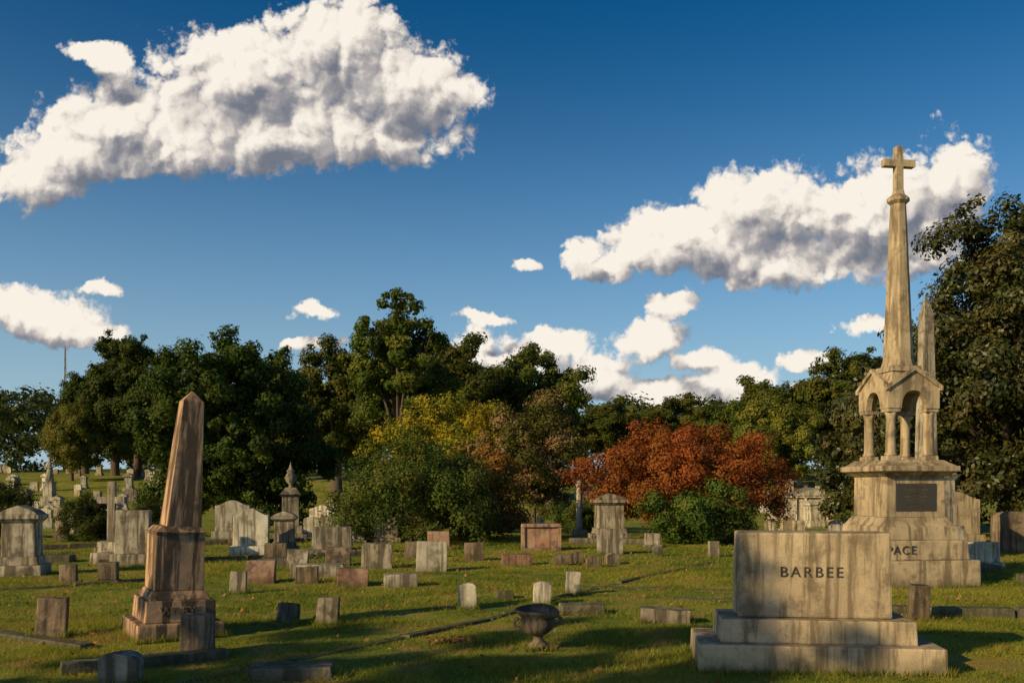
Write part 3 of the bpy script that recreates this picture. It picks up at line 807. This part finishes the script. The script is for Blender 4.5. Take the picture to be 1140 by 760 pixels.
# ------------------------------------------------------------------ mausoleum
em = bpy.data.objects.new('stone_mausoleum', None); col.objects.link(em)
em.location = (18.2, 55, tz(18.2, 55)); em.rotation_euler = (0, 0, math.radians(-8))
def part(name, f, mat):
    b_ = bmesh.new(); f(b_); return add_obj(name, to_mesh(b_, name, mat), parent=em)
part('plinth', lambda b: box(b, 0, 0, -0.2, 2.9, 3.2, 0.4, 1, 0.02), MARB)
part('walls', lambda b: box(b, 0, 0, 0.2, 2.4, 2.8, 1.35, 1, 0.01), PALE)
def pil(b):
    for x_ in (-1.08, -0.5, 0.5, 1.08): box(b, x_, -1.46, 0.2, 0.2, 0.12, 1.35, 1, 0.005)
part('pilasters', pil, PALE)
part('door', lambda b: box(b, 0, -1.42, 0.2, 0.6, 0.06, 1.05, 1, 0.003), DOOR)
part('cornice', lambda b: box(b, 0, 0, 1.55, 2.75, 3.15, 0.12, 1, 0.01), PALE)
part('roof', lambda b: prism(b, [(-1.45, 1.67), (1.45, 1.67), (0, 2.15)], -1.62, 1.62), ROOFM)
part('pediment', lambda b: prism(b, [(-1.2, 1.68), (1.2, 1.68), (0, 2.08)], -1.64, -1.60), PALE)

bm = bmesh.new()
box(bm, 0, 0, -1, 2.6, 2.6, 16.4, 0.95, 0.0)
box(bm, 0, 0, 15.4, 2.9, 2.9, 0.5, 1, 0.0)
for sx in (-1, 0, 1):
    for sy in (-1, 1): box(bm, sx * 1.1, sy * 1.2, 15.9, 0.6, 0.5, 0.9, 1, 0)
place('brick_tower', to_mesh(bm, 'tower', CONC), 54, 200)
bm = bmesh.new()
for i in range(3):
    a = i * 2.094
    tv, tf = tube([(math.cos(a) * 0.5, math.sin(a) * 0.5, 0), (math.cos(a) * 0.12, math.sin(a) * 0.12, 27)], [0.10, 0.08], 6)
    vs = [bm.verts.new(v) for v in tv]
    for f in tf: bm.faces.new([vs[j] for j in f])
for k in range(14):
    z = k * 2.0; rr_ = 0.5 - 0.38 * z / 27
    for i in range(3):
        a = i * 2.094; b_ = a + 2.094
        tv, tf = tube([(math.cos(a) * rr_, math.sin(a) * rr_, z), (math.cos(b_) * rr_, math.sin(b_) * rr_, z + 1.8)], [0.04, 0.04], 4)
        vs = [bm.verts.new(v) for v in tv]
        for f in tf: bm.faces.new([vs[j] for j in f])
place('radio_mast', to_mesh(bm, 'mast', METAL), -99.5, 200)

# ------------------------------------------------------------------ plot copings (low stone edging)
def coping(pts, w=0.16, h=0.07):
    bm = bmesh.new(); ox, oy = pts[0]; z0 = tz(ox, oy)
    for (x0, y0), (x1, y1) in zip(pts[:-1], pts[1:]):
        L_ = math.hypot(x1 - x0, y1 - y0); n = max(1, round(L_ / 1.5)); a = math.atan2(y1 - y0, x1 - x0)
        for i in range(n):
            t = (i + 0.5) / n; cx = x0 + (x1 - x0) * t; cy = y0 + (y1 - y0) * t
            box(bm, cx - ox, cy - oy, tz(cx, cy) - z0 - 0.08, L_ / n - 0.015, w * random.uniform(0.85, 1.1), h + 0.08 + random.uniform(-0.018, 0.01), 0.97, 0.012, None, a + random.uniform(-0.012, 0.012))
    roughen(bm, 0.007, random.randint(0, 99))
    return add_obj('stone_plot_coping', to_mesh(bm, 'coping', CONC), (ox, oy, z0))
coping([(-7.4, 10.9), (-4.25, 9.05)], 0.16, 0.06)
coping([(-4.0, 7.9), (-2.7, 8.6)], 0.2, 0.09)
coping([(-2.9, 7.2), (-0.3, 11.0), (0.96, 13.75), (4.3, 19.2)], 0.12, 0.03)
coping([(-9.3, 13.6), (-7.2, 14.7), (-5.6, 15.9)], 0.16, 0.05)
coping([(4.6, 11.5), (8.0, 11.0)], 0.18, 0.12)
coping([(2.3, 13.0), (5.2, 12.6)], 0.12, 0.04)
coping([(-8.6, 18.6), (-5.9, 20.0), (-3.2, 21.3)], 0.2, 0.1)
coping([(0.9, 14.6), (4.2, 14.0)], 0.10, 0.03)
coping([(8.6, 15.3), (12, 14.9)], 0.2, 0.14)
coping([(-14, 22), (-9.0, 24.6), (-6, 26)], 0.25, 0.14)
coping([(1.6, 25.3), (3.9, 24.9)], 0.25, 0.18)

# ------------------------------------------------------------------ sun and sky
AZ = math.radians(233); EL = math.radians(24)
sd = Vector((math.sin(AZ) * math.cos(EL), math.cos(AZ) * math.cos(EL), math.sin(EL)))
li = bpy.data.lights.new('sun', 'SUN'); li.energy = 5.0; li.angle = math.radians(0.5); li.color = (1.0, 0.76, 0.41)
lo = bpy.data.objects.new('sun', li); col.objects.link(lo); lo.rotation_euler = sd.to_track_quat('Z', 'Y').to_euler()
lo.location = (-20, -15, 20)

w = bpy.data.worlds.new('World'); scene.world = w; w.use_nodes = True
nt = w.node_tree; nt.nodes.clear()
try:
    w.cycles.sampling_method = 'MANUAL'; w.cycles.sample_map_resolution = 256
except Exception: pass
sky = N(nt, 'ShaderNodeTexSky', sky_type='NISHITA'); sky.sun_disc = False
sky.sun_elevation = EL; sky.sun_rotation = AZ
sky.air_density = 1.0; sky.dust_density = 0.8; sky.ozone_density = 3.0

# cloud field: puffs given as directions (east/north, up/north), semi-axes
puffs = [(-.20,.49,.075,.06),(-.30,.455,.10,.05),(-.13,.44,.09,.05),(-.44,.405,.08,.045),(-.53,.345,.06,.032),(-.27,.395,.14,.045),(-.38,.375,.10,.030),
 (-.475,.482,.035,.013),(-.45,.468,.028,.016),(-.17,.39,.10,.037),(-.06,.438,.025,.02),(-.49,.375,.07,.035),
 (.475,.335,.058,.055),(.43,.315,.07,.05),(.38,.30,.08,.046),(.28,.312,.07,.042),(.21,.275,.075,.038),(.13,.262,.04,.026),(.29,.245,.12,.028),(.08,.262,.022,.018),(.43,.262,.07,.035),(.10,.24,.035,.014),
 (-.53,.185,.07,.024),(-.45,.218,.018,.009),(-.575,.195,.05,.022),(-.48,.17,.05,.014),
 (-.222,.192,.026,.011),(.015,.245,.020,.008),(.183,.20,.022,.015),(-.03,.187,.03,.006),(.39,.178,.032,.010),
 (-.04,.155,.030,.022),(.045,.158,.040,.020),(.085,.125,.045,.022),(.155,.163,.045,.022),(.21,.142,.038,.014),(.245,.115,.048,.022),(.335,.135,.036,.014),
 (.16,.105,.035,.014),(.01,.135,.045,.017),(-.22,.158,.035,.006),(.05,.10,.07,.014),(.20,.09,.05,.012),(.33,.10,.05,.008)]
ng = bpy.data.node_groups.new('cloud_puffs', 'ShaderNodeTree')
ng.interface.new_socket('P', in_out='INPUT', socket_type='NodeSocketVector')
ng.interface.new_socket('B', in_out='OUTPUT', socket_type='NodeSocketFloat')
gi = N(ng, 'NodeGroupInput'); go = N(ng, 'NodeGroupOutput')
prev = None
for (cu_, cv_, ru, rv) in puffs:
    q = vmath(ng, 'MULTIPLY_ADD', gi.outputs[0], (1 / ru, 1 / rv, 0), (-cu_ / ru, -cv_ / rv, 0))
    ln = vmath(ng, 'LENGTH', q)
    prev = ln if prev is None else math_n(ng, 'SMOOTH_MIN', prev, ln, 0.5)
ng.links.new(math_n(ng, 'SUBTRACT', 1.18, prev), go.inputs[0])

# billowy relief
nd = bpy.data.node_groups.new('cloud_detail', 'ShaderNodeTree')
nd.interface.new_socket('P', in_out='INPUT', socket_type='NodeSocketVector')
nd.interface.new_socket('h', in_out='OUTPUT', socket_type='NodeSocketFloat')
nd.interface.new_socket('Pw', in_out='OUTPUT', socket_type='NodeSocketVector')
gi = N(nd, 'NodeGroupInput'); go = N(nd, 'NodeGroupOutput'); P = gi.outputs[0]
wn = N(nd, 'ShaderNodeTexNoise', noise_dimensions='2D'); nd.links.new(P, wn.inputs['Vector'])
wn.inputs['Scale'].default_value = 15; wn.inputs['Detail'].default_value = 4; wn.inputs['Roughness'].default_value = 0.6
wv = vmath(nd, 'SUBTRACT', wn.outputs['Color'], (0.5, 0.5, 0.5))
Pw = vmath(nd, 'MULTIPLY_ADD', wv, (0.05, 0.034, 0), P)
Pv = vmath(nd, 'MULTIPLY_ADD', wv, (0.06, 0.06, 0), P)
fb = N(nd, 'ShaderNodeTexNoise', noise_dimensions='2D'); nd.links.new(P, fb.inputs['Vector'])
fb.inputs['Scale'].default_value = 15; fb.inputs['Detail'].default_value = 7; fb.inputs['Roughness'].default_value = 0.52
hs_ = math_n(nd, 'MULTIPLY_ADD', fb.outputs[0], 1.15, -0.575)
for sc, am in ((26, 0.22), (62, 0.12)):
    vo = N(nd, 'ShaderNodeTexVoronoi', voronoi_dimensions='2D', feature='F1')
    nd.links.new(Pv, vo.inputs['Vector']); vo.inputs['Scale'].default_value = sc
    d2_ = math_n(nd, 'MULTIPLY', vo.outputs['Distance'], vo.outputs['Distance'])
    hs_ = math_n(nd, 'ADD', hs_, math_n(nd, 'MULTIPLY_ADD', d2_, -am * 2.0, am * 0.5))
nd.links.new(hs_, go.inputs[0]); nd.links.new(Pw, go.inputs[1])

tc = N(nt, 'ShaderNodeTexCoord')
sx = N(nt, 'ShaderNodeSeparateXYZ'); nt.links.new(tc.outputs['Generated'], sx.inputs[0])
yy = math_n(nt, 'MAXIMUM', sx.outputs[1], 0.02)
U = math_n(nt, 'DIVIDE', sx.outputs[0], yy); Vv = math_n(nt, 'DIVIDE', sx.outputs[2], yy)
cx = N(nt, 'ShaderNodeCombineXYZ'); nt.links.new(U, cx.inputs[0]); nt.links.new(Vv, cx.inputs[1])
def grp(tree, p):
    g = N(nt, 'ShaderNodeGroup'); g.node_tree = tree; nt.links.new(p, g.inputs[0]); return g
D0 = grp(nd, cx.outputs[0]); h0, P0 = D0.outputs[0], D0.outputs[1]
D1 = grp(nd, vmath(nt, 'ADD', cx.outputs[0], (-0.007, 0.008, 0))); h1 = D1.outputs[0]
B0 = grp(ng, P0).outputs[0]
B2 = grp(ng, vmath(nt, 'ADD', P0, (-0.016, 0.034, 0))).outputs[0]
fine = noise(nt, cx.outputs[0], 100, 5, 0.62, 0.3, '2D')
H0 = math_n(nt, 'ADD', math_n(nt, 'MINIMUM', B0, 0.9), math_n(nt, 'MULTIPLY', h0, 0.95))
H0 = math_n(nt, 'ADD', H0, math_n(nt, 'MULTIPLY_ADD', fine, 0.6, -0.30))
alpha = ramp(nt, H0, 0.0, 0.36)
d1 = math_n(nt, 'SUBTRACT', h0, h1)
d2 = math_n(nt, 'SUBTRACT', B0, math_n(nt, 'MAXIMUM', B2, -0.3))
lit = math_n(nt, 'MULTIPLY_ADD', d1, 1.2, 0.61)
lit = math_n(nt, 'ADD', lit, math_n(nt, 'MULTIPLY', d2, 0.66))
lit = math_n(nt, 'ADD', lit, math_n(nt, 'MULTIPLY', h0, 0.35))
lit = math_n(nt, 'ADD', lit, math_n(nt, 'MULTIPLY_ADD', fine, 0.18, -0.09))
# self-shadowed core and base of thick clouds
core = ramp(nt, math_n(nt, 'SUBTRACT', B0, math_n(nt, 'MULTIPLY', d2, 0.6)), 0.45, 1.15)
lit = math_n(nt, 'SUBTRACT', lit, math_n(nt, 'MULTIPLY', core, 0.27), clamp=True)
cr = N(nt, 'ShaderNodeValToRGB'); nt.links.new(lit, cr.inputs[0])
e = cr.color_ramp.elements
e[0].position = 0.0; e[0].color = (0.17, 0.19, 0.235, 1)
e[1].position = 0.97; e[1].color = (0.95, 0.88, 0.78, 1)
x1 = e.new(0.26); x1.color = (0.27, 0.27, 0.30, 1)
x2 = e.new(0.50); x2.color = (0.46, 0.43, 0.42, 1)
x3 = e.new(0.75); x3.color = (0.80, 0.73, 0.65, 1)
ccol = vmath(nt, 'SCALE', cr.outputs[0]); nt.nodes[-1].inputs['Scale'].default_value = 10.0
# sky: deep polarised blue overhead, pale haze at the horizon
sk = N(nt, 'ShaderNodeHueSaturation'); nt.links.new(sky.outputs[0], sk.inputs['Color']); sk.inputs['Saturation'].default_value = 1.42
el = ramp(nt, sx.outputs[2], 0.12, 0.50)
nt.links.new(math_n(nt, 'MULTIPLY_ADD', el, -0.24, 1.0), sk.inputs['Value'])
hz = math_n(nt, 'POWER', math_n(nt, 'SUBTRACT', 1.0, math_n(nt, 'MULTIPLY', math_n(nt, 'MAXIMUM', sx.outputs[2], 0.0), 1.95), clamp=True), 2.2)
skc = mixc(nt, math_n(nt, 'MULTIPLY', hz, 0.95), sk.outputs[0], (3.8, 5.4, 6.4))
final = mixc(nt, alpha, skc, ccol)
bg = N(nt, 'ShaderNodeBackground'); nt.links.new(final, bg.inputs[0]); bg.inputs[1].default_value = 0.1
wo = N(nt, 'ShaderNodeOutputWorld'); nt.links.new(bg.outputs[0], wo.inputs[0])

# ------------------------------------------------------------------ camera
cam = bpy.data.cameras.new('camera'); co = bpy.data.objects.new('camera', cam); col.objects.link(co)
co.location = (0, 0, 1.65); co.rotation_euler = (math.pi / 2, 0, 0)
cam.sensor_width = 36; cam.lens = 31.58; cam.shift_y = 0.1404; cam.clip_end = 5000; cam.clip_start = 0.1
scene.camera = co
scene.view_settings.view_transform = 'Standard'; scene.view_settings.look = 'None'; scene.view_settings.exposure = 0
